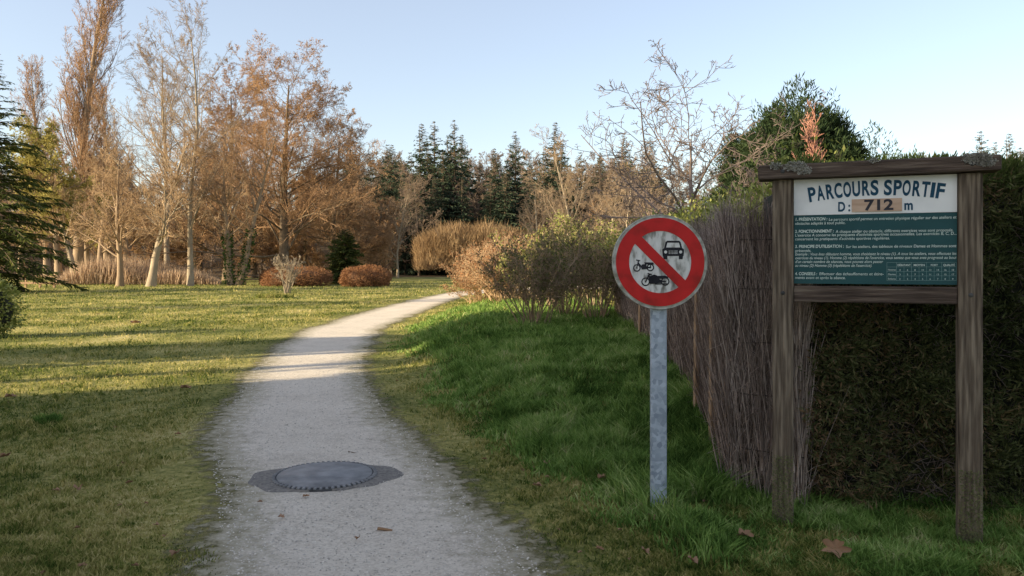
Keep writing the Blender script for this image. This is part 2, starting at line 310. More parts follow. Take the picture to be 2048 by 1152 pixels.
# path
m=bpy.data.materials.new('gravel_path'); m.use_nodes=True; nt=m.node_tree; N=nt.nodes; L=nt.links
b=N['Principled BSDF']; b.inputs['Roughness'].default_value=.95; b.inputs['Specular IOR Level'].default_value=.15
g=N.new('ShaderNodeNewGeometry'); P=g.outputs['Position']
nA=noise(1.3,4,P); nB=noise(60,5,P,.8); nC=noise(9,6,P,.7)
vo=N.new('ShaderNodeTexVoronoi'); vo.inputs['Scale'].default_value=75; L.new(P,vo.inputs['Vector'])
cr=N.new('ShaderNodeValToRGB'); e=cr.color_ramp.elements
e[0].position=.32; e[0].color=(.39,.335,.265,1); e[1].position=.68; e[1].color=(.78,.70,.58,1); x=e.new(.48); x.color=(.65,.575,.47,1)
mx=N.new('ShaderNodeMix'); mx.data_type='FLOAT'; mx.inputs[0].default_value=.55; L.new(nA.outputs[0],mx.inputs[2]); L.new(nB.outputs[0],mx.inputs[3])
mx2=N.new('ShaderNodeMix'); mx2.data_type='FLOAT'; mx2.inputs[0].default_value=.3; L.new(mx.outputs[0],mx2.inputs[2]); L.new(nC.outputs[0],mx2.inputs[3])
L.new(mx2.outputs[0],cr.inputs[0])
cv=N.new('ShaderNodeMix'); cv.data_type='RGBA'; cv.blend_type='MULTIPLY'; cv.inputs[0].default_value=.35
c2=N.new('ShaderNodeValToRGB'); c2.color_ramp.elements[0].color=(.5,.45,.4,1); c2.color_ramp.elements[1].color=(1.,1.,1.,1); c2.color_ramp.elements[0].position=.1; c2.color_ramp.elements[1].position=.5
sp=N.new('ShaderNodeSeparateColor'); L.new(vo.outputs['Color'],sp.inputs[0]); L.new(sp.outputs[0],c2.inputs[0])
L.new(cr.outputs[0],cv.inputs[6]); L.new(c2.outputs[0],cv.inputs[7])
at=N.new('ShaderNodeAttribute'); at.attribute_name='edge'
ed=N.new('ShaderNodeMath'); ed.operation='MULTIPLY_ADD'; ed.inputs[1].default_value=.9; L.new(nC.outputs[0],ed.inputs[0]); L.new(at.outputs['Fac'],ed.inputs[2])
r1=N.new('ShaderNodeMapRange'); r1.inputs['From Min'].default_value=.40; r1.inputs['From Max'].default_value=.88; L.new(ed.outputs[0],r1.inputs['Value'])
dm=N.new('ShaderNodeMix'); dm.data_type='RGBA'; dm.inputs[6].default_value=(.22,.195,.105,1); L.new(r1.outputs[0],dm.inputs[0]); L.new(cv.outputs[2],dm.inputs[7])
L.new(dm.outputs[2],b.inputs['Base Color'])
bp=N.new('ShaderNodeBump'); bp.inputs['Strength'].default_value=.7; bp.inputs['Distance'].default_value=.012; L.new(nB.outputs[0],bp.inputs['Height']); L.new(bp.outputs[0],b.inputs['Normal'])
r2=N.new('ShaderNodeMapRange'); r2.inputs['From Min'].default_value=.28; r2.inputs['From Max'].default_value=.5; L.new(ed.outputs[0],r2.inputs['Value'])
L.new(r2.outputs[0],b.inputs['Alpha'])
py=np.unique(np.concatenate([np.arange(-6,30,.15),np.arange(30,66,.5)])); tt=np.linspace(-.22,1.22,36)
a0=xl(py)[:,None]; a1=xr(py)[:,None]; W=a1-a0
wob=.10*sn(py,py*0,2.1,3)[:,None]*(1-tt)[None]+.10*sn(py,py*0,2.3,4)[:,None]*tt[None]
PX=a0+W*tt[None]+wob; PY=np.repeat(py[:,None],36,1); ED=np.minimum(tt,1-tt)[None]*W
mk('gravel_path',np.stack([PX,PY,gz(PX,PY)+.006],-1),[ (lambda i:np.stack([i[:-1,:-1],i[:-1,1:],i[1:,1:],i[1:,:-1]],-1).reshape(-1,4))(np.arange(PX.size).reshape(PX.shape))],m,attrs={'edge':ED.ravel()})
rng=np.random.default_rng(5)
n=9000; d=1/rng.uniform(1/14,1/3.2,n); t=rng.uniform(.02,.98,n); px=xl(d)+(xr(d)-xl(d))*t
sz=rng.uniform(.0025,.0065,n)*(1+d/14); oc=np.array([[1,0,0],[0,1,0],[-1,0,0],[0,-1,0],[0,0,.7],[0,0,-.7]],float)
V=np.stack([px,d,np.full(n,.007)],1)[:,None]+oc[None]*sz[:,None,None]*rng.uniform(.6,1.4,(n,6,1))
f=np.array([[0,1,4],[1,2,4],[2,3,4],[3,0,4]]); mk('gravel',V,[(np.arange(n)[:,None,None]*6+f[None]).reshape(-1,3)],M['pebble'])

# ---------------------------------------------------------------- grass
def blades(rng,x,y,h,w,lean):
    n=len(x); z=gz(x,y)-.004; th=rng.random(n)*2*np.pi; a=np.stack([np.cos(th),np.sin(th),np.zeros(n)],1)
    ph=rng.random(n)*2*np.pi; ld=np.stack([np.cos(ph),np.sin(ph),np.zeros(n)],1)*(lean*rng.random(n)*h)[:,None]
    p=np.stack([x,y,z],1); up=np.array([0,0,1.])
    w=w[:,None]; h=h[:,None]
    V=np.stack([p-a*w/2,p+a*w/2,p+ld*.35+up*h*.55+a*w*.4,p+ld*.35+up*h*.55-a*w*.4,p+ld+up*h*.95],1)
    i=np.arange(n)[:,None]*5
    return V.reshape(-1,3),i+np.array([[0,1,2,3]]),i+np.array([[3,2,4]])
rng=np.random.default_rng(11)
fpx=np.array([1.93,1.56,1.78,1.98,2.12,2.6]); fpy=np.array([5.08,5.3,6.5,8.4,11.,19.])
def fx(y): return np.where(y<5.2,3.9,np.interp(y,fpy[1:],fpx[1:]))
n=400000
u=np.concatenate([rng.uniform(1/6,1/3.2,n//3),rng.uniform(1/20,1/6,n//3),rng.uniform(1/75,1/20,n//3)]); d=1/u
x=rng.uniform(-.72,.72,len(d))*d*1.05-.4
e=np.maximum(xl(d)-x,x-xr(d)); keep=(e+ .16*sn(x,d,7,2)+rng.normal(0,.11,len(d)))>.0
keep&=rng.random(len(d))<np.clip(.22+e*1.4,0,1)
keep&=~((x>fx(d)-.02)&(d>5)&(d<19)); keep&=(sn(x,d,1.7,9)+.8*sn(x,d,6,19)+rng.normal(0,.5,len(d)))>-.7
x=x[keep]; d=d[keep]; e=e[keep]
h=(.012+.020*rng.random(len(d))+.026*np.clip(sn(x,d,2.5,5),0,1)+.045*np.clip(sn(x,d,8,15)-.3,0,1))*(1+d/28)*np.clip(.4+e*1.0,.35,1); w=.0056*(1+d/8)
A=Acc(); V,f4,f3=blades(rng,x,d,h,w,1.4); A.add(V,[f4,f3],0)
n=150000; d=1/np.concatenate([rng.uniform(1/7,1/3.2,n//2),rng.uniform(1/26,1/7,n//2)])
x=xr(d)+.3+rng.random(len(d))*(fx(d)+.12-xr(d)-.3)
e=x-xr(d); bd=.85+.38*sn(x,d,1.8,21)+.15*sn(x,d,6,22)-.35*sm(10,18,d); keep=rng.random(len(d))<sm(bd-.3,bd+.4,e)
keep&=(sn(x,d,5,33)+.7*sn(x,d,13,34)+rng.normal(0,.4,len(d)))>-.5
x=x[keep]; d=d[keep]; e=e[keep]
h=(.025+.07*rng.random(len(d))+.09*np.clip(sn(x,d,3.2,6),0,1)+.13*np.clip(sn(x,d,7,26)-.1,0,1))*sm(-.2,1.1,e-.3)*(1+.5*sm(-.5,0,x-fx(d)))+.015
h*=1-.45*sm(.9,1.3,x)*(d<5.0)
V,f4,f3=blades(rng,x,d,h,.0074*(1+d/10),1.3); A.add(V,[f4,f3],1)
TU=[(.95,4.99,.14,500,.08),(1.66,4.82,.15,500,.09),(2.6,4.46,.2,600,.08),(1.9,4.85,.3,1000,.10),(2.2,4.8,.3,1000,.10),(1.2,4.7,.3,700,.08),(2.95,4.6,.35,1200,.10),
                       (X(95,7.9),7.9,.13,400,.09),(X(550,38),38,.9,900,.25),(1.6,5.15,.15,500,.14)]
for i in range(150):
    ty=1/rng.uniform(1/16,1/4.8); tx=xr(ty)+1.0+rng.random()*(min(float(fx(ty)),2.2)-xr(ty)-1.0)
    if ty<5.6 and tx>1.1: continue
    TU.append((float(tx),ty,rng.uniform(.05,.11)*(1+ty/20),110,rng.uniform(.13,.23)))
for (tx,ty,r,k,hh) in TU:
    a=rng.random(k)*6.28; q_=np.sqrt(rng.random(k))*r
    V,f4,f3=blades(rng,tx+np.cos(a)*q_,ty+np.sin(a)*q_,hh*rng.uniform(.4,1.15,k),np.full(k,.0065*(1+ty/12)),1.3); A.add(V,[f4,f3],0 if ty>20 else 1)
A.mesh('grass',[M['bladeL'],M['bladeG']])

# ---------------------------------------------------------------- manhole
def lathe(prof,n=72):
    prof=np.array(prof,float); th=np.arange(n)/n*2*np.pi
    V=np.stack([prof[:,0][:,None]*np.cos(th),prof[:,0][:,None]*np.sin(th),np.repeat(prof[:,1][:,None],n,1)],-1)
    i=np.arange(len(prof)*n).reshape(len(prof),n)
    return V.reshape(-1,3),np.stack([i[:-1],np.roll(i,-1,1)[:-1],np.roll(i,-1,1)[1:],i[1:]],-1).reshape(-1,4)
mh=empty('manhole_cover',(X(650,5.82),5.82,0))
V,f=lathe([(.0005,.034),(.348,.031),(.351,.026)]); mk('cover_plate',V,[f],M['iron'],mh,smooth=False)
V,f=lathe([(.349,.024),(.358,.025),(.388,.022),(.392,.0)]); mk('frame_ring',V,[f],M['ironD'],mh)
A=Acc(); k=58
for i in range(k):
    a=i/k*2*math.pi; c,s=math.cos(a),math.sin(a); R=np.array([[c,-s,0],[s,c,0],[0,0,1]])
    cb=np.array([[.360,-.010,0],[.389,-.011,0],[.389,.011,0],[.360,.010,0],[.360,-.009,.033],[.387,-.010,.029],[.387,.010,.029],[.360,.009,.033]])
    A.add(cb@R.T,[np.array([[4,5,6,7],[0,1,5,4],[1,2,6,5],[2,3,7,6],[3,0,4,7]])],0)
A.mesh('ring_teeth',[M['iron']],parent=mh)
th=np.arange(72)/72*2*np.pi; ro=.42+.04*np.sin(th*2+.6)+.02*np.sin(5*th)+.015*np.sin(11*th+1)+.12*np.abs(np.cos(th))**4
V=[]
for kf,z in ((0,.021),(.5,.016),(1,.0065)):
    rr=.386+(ro-.386)*kf; V.append(np.stack([rr*np.cos(th),rr*np.sin(th),np.full(72,z)],1))
V=np.concatenate(V); i=np.arange(216).reshape(3,72)
mk('asphalt_collar',V,[np.stack([i[:-1],np.roll(i,-1,1)[:-1],np.roll(i,-1,1)[1:],i[1:]],-1).reshape(-1,4)],mat('asphalt',[(0,(.13,.12,.11)),(1,(.27,.245,.21))],scale=40,detail=6,bump=.6,bscale=80),mh)

# ---------------------------------------------------------------- traffic sign
sg=empty('traffic_sign',(X(1320,4.95),4.95,0))
SC=4.95/F; CZ=Zt(524,4.95)
def sp2(px,py,y): return ((px-1320)*SC,y,CZ-(py-524)*SC)
def ydisc(prof,mt,name,n=96):
    V,f=lathe(prof,n); V2=np.stack([V[:,0],-V[:,2],V[:,1]+CZ],1); return mk(name,V2,[f],mt,sg,smooth=False)
ydisc([(.0005,.0),(.297,.0),(.302,-.003),(.304,-.008),(.304,-.032),(.298,-.032),(.298,-.006)],M['signrim'],'sign_plate')
ydisc([(.0005,.002),(.210,.002)],M['signw'],'white_face')
ydisc([(.1985,.006),(.283,.006)],M['red'],'red_ring')
ydisc([(.297,.0008),(.299,.003),(.303,.002),(.304,-.006)],M['signrim'],'edge_lip')
A=Acc(); cnt=[0]
def poly(pts,mi,y):
    cnt[0]+=1; V=[sp2(a,b,y-cnt[0]*.00004) for a,b in pts]; A.add(np.array(V),[np.array([range(len(V)-1,-1,-1)])],mi)
def circ(cx,cy,r,mi,y,n=20): poly([(cx+r*math.cos(i/n*2*math.pi),cy+r*math.sin(i/n*2*math.pi)) for i in range(n)],mi,y)
def stroke(p,q,w,mi,y):
    dx,dy=q[0]-p[0],q[1]-p[1]; l=math.hypot(dx,dy); nx,ny=-dy/l*w/2,dx/l*w/2
    poly([(p[0]+nx,p[1]+ny),(q[0]+nx,q[1]+ny),(q[0]-nx,q[1]-ny),(p[0]-nx,p[1]-ny)],mi,y)
Y1=-.0035; Y2=-.0045
poly([(1325,512),(1324,499),(1328,496),(1331,484),(1334,481.5),(1358,481.5),(1361,484),(1364,496),(1368,499),(1367,512)],0,Y1)
poly([(1332,495),(1334.5,485.5),(1357.5,485.5),(1360,495)],1,Y2)
circ(1331,504,3.1,1,Y2); circ(1361,504,3.1,1,Y2)
for a in range(3): stroke((1337,502+a*2.6),(1355,502+a*2.6),.9,1,Y2)
poly([(1326,511),(1334.5,511),(1334.5,518.5),(1327,518.5)],0,Y1); poly([(1357.5,511),(1366,511),(1365,518.5),(1357.5,518.5)],0,Y1)
def wheel(cx,cy,r): circ(cx,cy,r,0,Y1); circ(cx,cy,r-2.4,1,Y2); circ(cx,cy,1.6,0,Y2-.0008)
wheel(1273.5,536,7.6); wheel(1300.5,535,7.6)
stroke((1273,536),(1277,521),2.2,0,Y1-.0012); stroke((1272,520),(1280,521.5),2.2,0,Y1-.0012); stroke((1276,526),(1284,535),3,0,Y1-.0012)
stroke((1282,535),(1300,535),3.4,0,Y1-.0012); poly([(1283,529),(1292,528),(1294,538),(1283,539)],0,Y1-.0012)
poly([(1288,524.5),(1306,525),(1308,529),(1290,529)],0,Y1-.0012); stroke((1290,528),(1291,536),2.2,0,Y1-.0012); stroke((1301,528),(1301,534),2.2,0,Y1-.0012)
wheel(1291,563.5,8.6); wheel(1330,563,8.6)
poly([(1298,553),(1308,549),(1314,551),(1316,557),(1322,560),(1322,566),(1300,568),(1297,560)],0,Y1-.0014)
poly([(1312,552),(1330,551),(1337,554),(1334,557),(1315,558)],0,Y1-.0014)
stroke((1291,563),(1299,548),2.6,0,Y1-.0014); stroke((1295,547),(1303,549),2.6,0,Y1-.0014); stroke((1318,562),(1330,563),3,0,Y1-.0014); stroke((1310,568),(1336,567.5),2.,0,Y1-.0014)
circ(1297,552,2.6,0,Y1-.0018)
A.mesh('pictograms',[M['black'],M['signw']],parent=sg)
A=Acc(); cnt[0]=0; stroke((1273,477),(1367,571),19.5,0,-.0052); A.mesh('red_slash',[M['red']],parent=sg)
pole=box('post',(.104,.045,CZ+.2+.15),(0,.055,(CZ+.2-.15)/2),M['galv'],sg,bev=.01)
box('clamp_upper',(.16,.03,.04),(0,.03,CZ+.12),M['galv'],sg); box('clamp_lower',(.16,.03,.04),(0,.03,CZ-.14),M['galv'],sg)

# ---------------------------------------------------------------- notice board
BX,BY=1.664,4.75; RZ=math.atan2(-.35,.936); BL=math.hypot(.35,.936)
nb=empty('notice_board',(BX,BY,0),RZ)
def bu(px,py):
    t=(px-1024)/F; u=(4.75*t-1.664)/(.936+.35*t); d=4.75-.35*u; return u*BL, HC-(py-HY)/F*d
box('post_left',(.122,.10,2.27),(0,0,.985),M['wood'],nb,bev=.012)
box('post_right',(.122,.10,2.27),(BL,0,.985),M['wood'],nb,bev=.012)
box('top_beam',(BL+.285,.17,.088),(BL/2,-.01,2.166),M['woodH'],nb,bev=.012,rot=(0,-.004,0))
box('lower_rail',(BL-.124,.07,.098),(BL/2,0,1.425),M['woodH'],nb,bev=.008)
zt=2.118; zm=1.902; zb=1.487; pw=BL-.126
box('panel_upper',(pw,.02,zt-zm),(BL/2,-.012,(zt+zm)/2),M['white'],nb,bev=.001)
box('panel_lower',(pw,.02,zm-zb-.002),(BL/2,-.012,(zm+zb)/2-.001),M['teal'],nb,bev=.001)
for sx in (0,BL):
    for z in (1.43,2.165):
        V,f=lathe([(.0005,.006),(.009,.005),(.013,0)],12); V2=np.stack([V[:,0]+sx,-V[:,2]-(.0505 if z<2 else .0955),V[:,1]+z],1); mk('bolt',V2,[f],M['ironD'],nb)
YT=-.0235
def text(s,u,z,size,mt,width=None,bold=0.0,rot=0,align='LEFT',shear=0):
    cu=bpy.data.curves.new('lettering','FONT'); cu.body=s; cu.size=size; cu.align_x=align; cu.extrude=.0004; cu.offset=bold*size; cu.shear=shear
    cu.materials.append(mt); o=bpy.data.objects.new('lettering',cu); COL.objects.link(o); o.parent=nb
    o.rotation_euler=(math.pi/2,-rot,0); o.location=(u,YT,z)
    if width:
        bpy.context.view_layer.update(); o.scale.x=width/max(o.dimensions.x,1e-4)
    return o
title="PARCOURS SPORTIF"; u0,_=bu(1617,400); u1,_=bu(1886,393); 
wd={'I':.5,' ':.45}; ws=[wd.get(c,1.) for c in title]; tot=sum(ws); acc=0
zc=bu(1751,390)[1]
for c,w_ in zip(title,ws):
    t=(acc+w_/2)/tot; acc+=w_
    if c==' ': continue
    uu=u0+(u1-u0)*t; s=(t-.5)*2; zz=zc-.033*s*s
    text(c,uu,zz,.120,M['ink'],width=((u1-u0)/tot*.88 if c!='I' else .020),bold=.032 if c!='I' else .02,rot=-.033*2*s/((u1-u0)/2)*.9,align='CENTER')
ua,za=bu(1675,423); text("D :",ua,za,.078,M['ink'],width=.066,bold=.03)
u2,z2=bu(1703,425); u3,z3=bu(1803,397)
box('number_plate',(u3-u2,.006,z3-z2),((u2+u3)/2,-.0255,(z2+z3)/2+.001),M['plate'],nb,bev=.001)
YT=-.0295
text("712",bu(1727,420)[0],bu(1727,421)[1],.086,M['inkD'],width=bu(1785,420)[0]-bu(1727,420)[0],bold=.03)
YT=-.0235
text("m",bu(1807,420)[0],bu(1807,420)[1],.08,M['ink'],width=.044,bold=.03)
LN=[("1. PRÉSENTATION :",1590,1653,443,1),("Le parcours sportif permet un entretien physique régulier sur des ateliers et",1657,1911,443,0),
("obstacles adaptés à tout public.",1590,1690,451,0),
("2. FONCTIONNEMENT :",1590,1667,467,1),("A chaque atelier ou obstacle, différents exercices vous sont proposés.",1671,1905,467,0),
("L'exercice A concerne les pratiquants d'activités sportives occasionnelles. Les exercices B, C, D...",1590,1911,474.5,0),
("concernent les pratiquants d'activités sportives régulières.",1590,1778,482,0),
("3. PRINCIPE D'UTILISATION :",1590,1687,497,1),("Sur les ateliers, des tableaux de niveaux Dames et Hommes sont",1691,1911,497,0),
("présentés.",1590,1622,505,0),
("Exemple : Vous êtes débutant homme, vous choisissez le niveau (1). A tous les ateliers, vous effectuez les",1590,1911,512,2),
("exercices du niveau (1). Homme (2) répétitions de l'exercice, vous sentez que vous avez progressé au bout",1590,1911,519.5,2),
("d'un certain nombre de séances, vous pouvez alors passer",1590,1765,527,2),
("au niveau (2) Homme (3) (répétitions de l'exercice).",1590,1743,534.5,2),
("4. CONSEILS :",1590,1634,551,1),("Effectuer des échauffements et étire-",1638,1766,551,0),("ments avant et après la séance.",1590,1690,558.5,0)]
for s,a,b_,yy,k in LN:
    ua,za=bu(a,yy-1); ub,_=bu(b_,yy); text(s,ua,za,.0235 if k!=1 else .025,M['txt'],width=ub-ua,bold=.006 if k!=1 else .025,shear=.25 if k==2 else .1)
A=Acc()
def bar(a,b_):
    (p,q_),(r,s)=a,b_; ux0,zz0=bu(p,q_); ux1,zz1=bu(r,s); t=.0006
    if abs(ux1-ux0)>abs(zz1-zz0): V=[(ux0,YT,zz0-t),(ux1,YT,zz1-t),(ux1,YT,zz1+t),(ux0,YT,zz0+t)]
    else: V=[(ux0-t,YT+.0003,zz0),(ux0+t,YT+.0003,zz0),(ux1+t,YT+.0003,zz1),(ux1-t,YT+.0003,zz1)]
    A.add(np.array(V),[np.array([[0,1,2,3]])],0)
for yy in (525,534,543,552,561): bar((1773,yy),(1911,yy-.5))
for xx in (1773,1792,1807,1822,1837,1852,1867,1882,1897,1911): bar((xx,525 if xx in(1773,1792,1822,1852,1882,1911) else 534),(xx,561))
A.mesh('table_grid',[M['grid']],parent=nb)
for s,a,b_ in (("DÉBUTANT",1794,1820),("MOYEN",1826,1848),("FORT",1860,1874),("QUALITÉ",1885,1908)):
    text(s,bu(a,532)[0],bu(a,532)[1],.016,M['txt'],width=bu(b_,530)[0]-bu(a,530)[0],bold=.02)
for s,yy in (("Hommes",541),("Dames",550),("Enfants",559)):
    text(s,bu(1775,yy)[0],bu(1775,yy)[1],.014,M['txt'],width=.040)
for i,xx in enumerate((1799,1814,1829,1844,1859,1874,1889,1904)):
    for j,yy in enumerate((541.5,550.5,559.5)):
        text(str([4,6,8,10,12,14,16,18][i]-j if j<2 else i+2),bu(xx,yy)[0],bu(xx,yy)[1],.014,M['txt'],align='CENTER')
A=Acc(); rng=np.random.default_rng(8)
for (cu_,cz,r,k) in ((.07,2.19,.05,500),(.12,2.165,.035,260),(BL+.02,2.195,.06,650),(BL+.07,2.17,.04,260),(.5,2.205,.02,60),(-.04,2.2,.03,120)):
    a=rng.random(k)*6.28; q_=np.sqrt(rng.random(k))*r; p=np.stack([cu_+np.cos(a)*q_*1.2,np.full(k,-.096),np.minimum(cz+np.sin(a)*q_*.6,2.214)],1)
    V,f=diamonds(rng,p,rng.normal(size=(k,3))*[1,.6,1]+[0,-.5,.3],.014,.010); A.add(V,[f],0)
A.mesh('lichen_patches',[M['lichen']],parent=nb)
A=Acc()
for pu in (0,BL):
    k=1400; z=.02+.42*rng.random(k)**1.6; u_=pu+rng.uniform(-.058,.058,k); V,f=diamonds(rng,np.stack([u_,np.full(k,-.0515),z],1),rng.normal(size=(k,3))*[1,.25,1],.011,.008); A.add(V,[f],0)
A.mesh('moss',[mat('moss_green',[(0,(.07,.085,.03)),(1,(.17,.17,.075))],scale=20,rk=.6)],parent=nb)

# ---------------------------------------------------------------- brushwood fence
fe=empty('brushwood_fence'); rng=np.random.default_rng(21)
sl=np.concatenate([[0],np.cumsum(np.hypot(np.diff(fpx),np.diff(fpy)))]); ST=sl[-1]
def fxy(s,off=0):
    x=np.interp(s,sl,fpx); y=np.interp(s,sl,fpy); s2=np.clip(s+.02,0,ST); s1=np.clip(s-.02,0,ST)
    tx=np.interp(s2,sl,fpx)-np.interp(s1,sl,fpx); ty=np.interp(s2,sl,fpy)-np.interp(s1,sl,fpy); l=np.hypot(tx,ty)+1e-9
    return x-ty/l*off,y+tx/l*off
A=Acc()
n=14000; s=ST*rng.random(n)**1.7; ln=rng.uniform(.25,.85,n); z0=rng.uniform(-.05,2.0-.25,n); topz=1.93+.07*np.sin(s*5)+.04*np.sin(s*17)+rng.normal(0,.06,n); ln=np.minimum(ln,np.maximum(topz-z0,.1))
pinch=.6+.4*np.abs(np.sin((z0+ln/2-.2)/.36*np.pi)); off=(.05*rng.random(n)+.028*np.sin(s*31)+.02*np.sin(s*12+z0))*pinch
x,y=fxy(s,off+.012); z=z0+gz(x,y)*(1-z0/2)
tl=np.where(s<.3,.04,.11)
D=np.stack([rng.normal(0,1,n)*tl,rng.normal(0,1,n)*tl,np.ones(n)],1)
pts,rad=grow(rng,np.stack([x,y,z],1),D,ln,rng.uniform(.002,.0058,n)*(1+s/10),np.full(n,.0012),3,.07,0)
V,f=tubes(pts,rad,3); A.add(V,[f],0)
n=10000; s=ST*rng.random(n)**1.8; x,y=fxy(s,.03+.04*rng.random(n)); z=rng.uniform(0.05,2.02,n)
D=np.stack([rng.normal(0,.35,n),rng.normal(0,.35,n),rng.choice([1,1,-.6],n)],1)
pts,rad=grow(rng,np.stack([x,y,z],1),D,rng.uniform(.05,.19,n),np.full(n,.0018)*(1+s/9),np.full(n,.0009),2,.25,-.1)
V,f=tubes(pts,rad,3); A.add(V,[f],0)
A.mesh('brush_stems',[M['brush']],parent=fe)
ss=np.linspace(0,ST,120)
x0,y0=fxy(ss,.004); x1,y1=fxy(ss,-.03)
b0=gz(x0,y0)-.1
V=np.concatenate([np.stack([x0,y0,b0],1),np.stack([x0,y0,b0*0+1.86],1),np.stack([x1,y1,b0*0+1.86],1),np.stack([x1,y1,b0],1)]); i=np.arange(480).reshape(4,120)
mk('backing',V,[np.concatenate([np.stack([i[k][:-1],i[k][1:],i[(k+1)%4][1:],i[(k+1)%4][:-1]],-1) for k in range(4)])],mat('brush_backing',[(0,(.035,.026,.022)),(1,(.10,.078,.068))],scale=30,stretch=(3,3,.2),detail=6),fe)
for k,zz in enumerate((.35,.72,1.08,1.45,1.78)):
    x,y=fxy(ss,.072+.006*np.sin(ss*9+k)); pts=np.stack([x,y,zz+.012*np.sin(ss*4+k)+gz(x,y)*(1-zz/2)],1)[None]; V,f=tubes(pts,np.full((1,120),.0035),4); mk('binding_wire',V,[f],M['wire'],fe)
for s_,tz in ((1.55,1.5),(2.6,1.62),(5.0,1.7),(8,1.7)):
    x,y=fxy(np.array([s_]),.10); box('stake',(.045,.045,tz+.1),(float(x[0]),float(y[0]),tz/2+float(gz(x,y)[0])),M['woodB'],fe,bev=.008,rot=(0,.01,.3))

# ---------------------------------------------------------------- thuja hedge
rng=np.random.default_rng(31); A=Acc()
h0=np.array([1.9,5.12]); h1=np.array([5.6,4.78]); hl=np.linalg.norm(h1-h0); ht=(h1-h0)/hl; hn=np.array([ht[1],-ht[0]])
n=15500; s=rng.random(n)*hl; z=rng.random(n)**.9*2.2
of=.11*sn(s*3,z*3,1.4,7)+.07*sn(s*8,z*8,1.3,8)+rng.uniform(-.13,.04,n)
pos=np.stack([h0[0]+ht[0]*s+hn[0]*of,h0[1]+ht[1]*s+hn[1]*of,z],1)
n2=6000; s=rng.random(n2)*hl; back=rng.random(n2)*.9; z2=2.13+.06*sn(s*3,back*5,1.5,12)+rng.random(n2)*.12
pos=np.concatenate([pos,np.stack([h0[0]+ht[0]*s-hn[0]*back,h0[1]+ht[1]*s-hn[1]*back,z2],1)]); nt_=len(pos)
bd=np.stack([np.full(nt_,hn[0]),np.full(nt_,hn[1]),np.full(nt_,.35)],1)*.8+rng.normal(0,.55,(nt_,3)); bd[n:,2]+=1.2; bd=nrm(bd)
k=7; sd=perp(rng,bd); t=np.linspace(.0,1,k)[None,:,None]; sg_=np.where(np.arange(k)%2==0,1,-1)[None,:,None]
bp_=pos[:,None]+bd[:,None]*t*.08; dd=bd[:,None]*1.0+sd[:,None]*sg_*(.9-.7*t)+rng.normal(0,.15,(nt_,k,3))
V,f=diamonds(rng,bp_.reshape(-1,3),dd.reshape(-1,3),.05*rng.uniform(.6,1.4,nt_*k),.0105)
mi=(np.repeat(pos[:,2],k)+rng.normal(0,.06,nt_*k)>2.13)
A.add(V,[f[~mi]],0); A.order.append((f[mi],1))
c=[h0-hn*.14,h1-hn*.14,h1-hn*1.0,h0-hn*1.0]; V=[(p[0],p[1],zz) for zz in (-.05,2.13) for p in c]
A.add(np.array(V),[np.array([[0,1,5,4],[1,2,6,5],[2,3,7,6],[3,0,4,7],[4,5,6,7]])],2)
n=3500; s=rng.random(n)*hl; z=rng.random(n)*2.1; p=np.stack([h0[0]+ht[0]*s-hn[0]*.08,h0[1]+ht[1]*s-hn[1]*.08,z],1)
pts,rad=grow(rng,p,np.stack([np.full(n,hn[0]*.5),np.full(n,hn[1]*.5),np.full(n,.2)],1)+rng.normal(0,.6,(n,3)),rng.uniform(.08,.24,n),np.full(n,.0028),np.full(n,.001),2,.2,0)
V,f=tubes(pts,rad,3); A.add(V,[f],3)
A.mesh('thuja_hedge',[M['thuja'],M['thujaLit'],M['core'],M['barkPink']])

# ---------------------------------------------------------------- fallen leaves, twigs
rng=np.random.default_rng(41); A=Acc()
def leaf(x,y,s,rz,tilt):
    k=34; th=np.linspace(0,2*np.pi,k,endpoint=False); r=s*(.26+.20*np.abs(np.cos(2.5*th)))*(1+.12*np.sin(9*th)+rng.normal(0,.07,k)); 
    V=np.stack([r*np.cos(th)*1.35,r*np.sin(th)*.85,.30*s*np.abs(np.sin(th))+.1*s*np.sin(3*th)+rng.normal(0,.03*s,k)],1); V=np.vstack([[0,0,0],V])
    R=np.array(Matrix.Rotation(rz,3,'Z')@Matrix.Rotation(tilt,3,'X')); V=V@R.T+[x,y,float(gz(x,y))+.02+abs(math.sin(tilt))*s*.4]
    A.add(V,[np.array([[0,1+i,1+(i+1)%k] for i in range(k)])],0)
for (px,py,s,t,hz) in [(1672,1112,.12,1.1,.05),(1490,1072,.08,.3,.06),(1385,1122,.07,.2,.06),(1075,975,.06,.1,0.02),(1095,932,.07,.2,0.02),(1205,958,.07,.3,.05),(370,779,.11,.1,0),(155,984,.08,.1,0),(10,919,.08,.2,0),(350,1116,.06,.1,0),(1020,835,.07,.1,0),(270,648,.22,.1,0),(20,797,.1,.1,0),(520,1010,.03,.1,0),(1180,915,.06,.1,0),(1290,1105,.06,.3,.05)]:
    d=F*(HC-hz)/(py-HY); leaf(X(px,d),d,s,rng.random()*6,t)
    if hz>0: A.V[-1][:,2]+=hz*.6
for i in range(110):
    d=1/rng.uniform(1/25,1/3.6); x=rng.uniform(-.66,.30)*d
    if xl(d)-.1<x<xr(d)+.1 and rng.random()<.85: continue
    if x>fx(d)-.1: continue
    leaf(x,d,rng.uniform(.018,.04)*(1+d/25),rng.random()*6,rng.random()*.4)
A.mesh('fallen_leaves',[M['deadleaf']])
tw=empty('fallen_twigs')
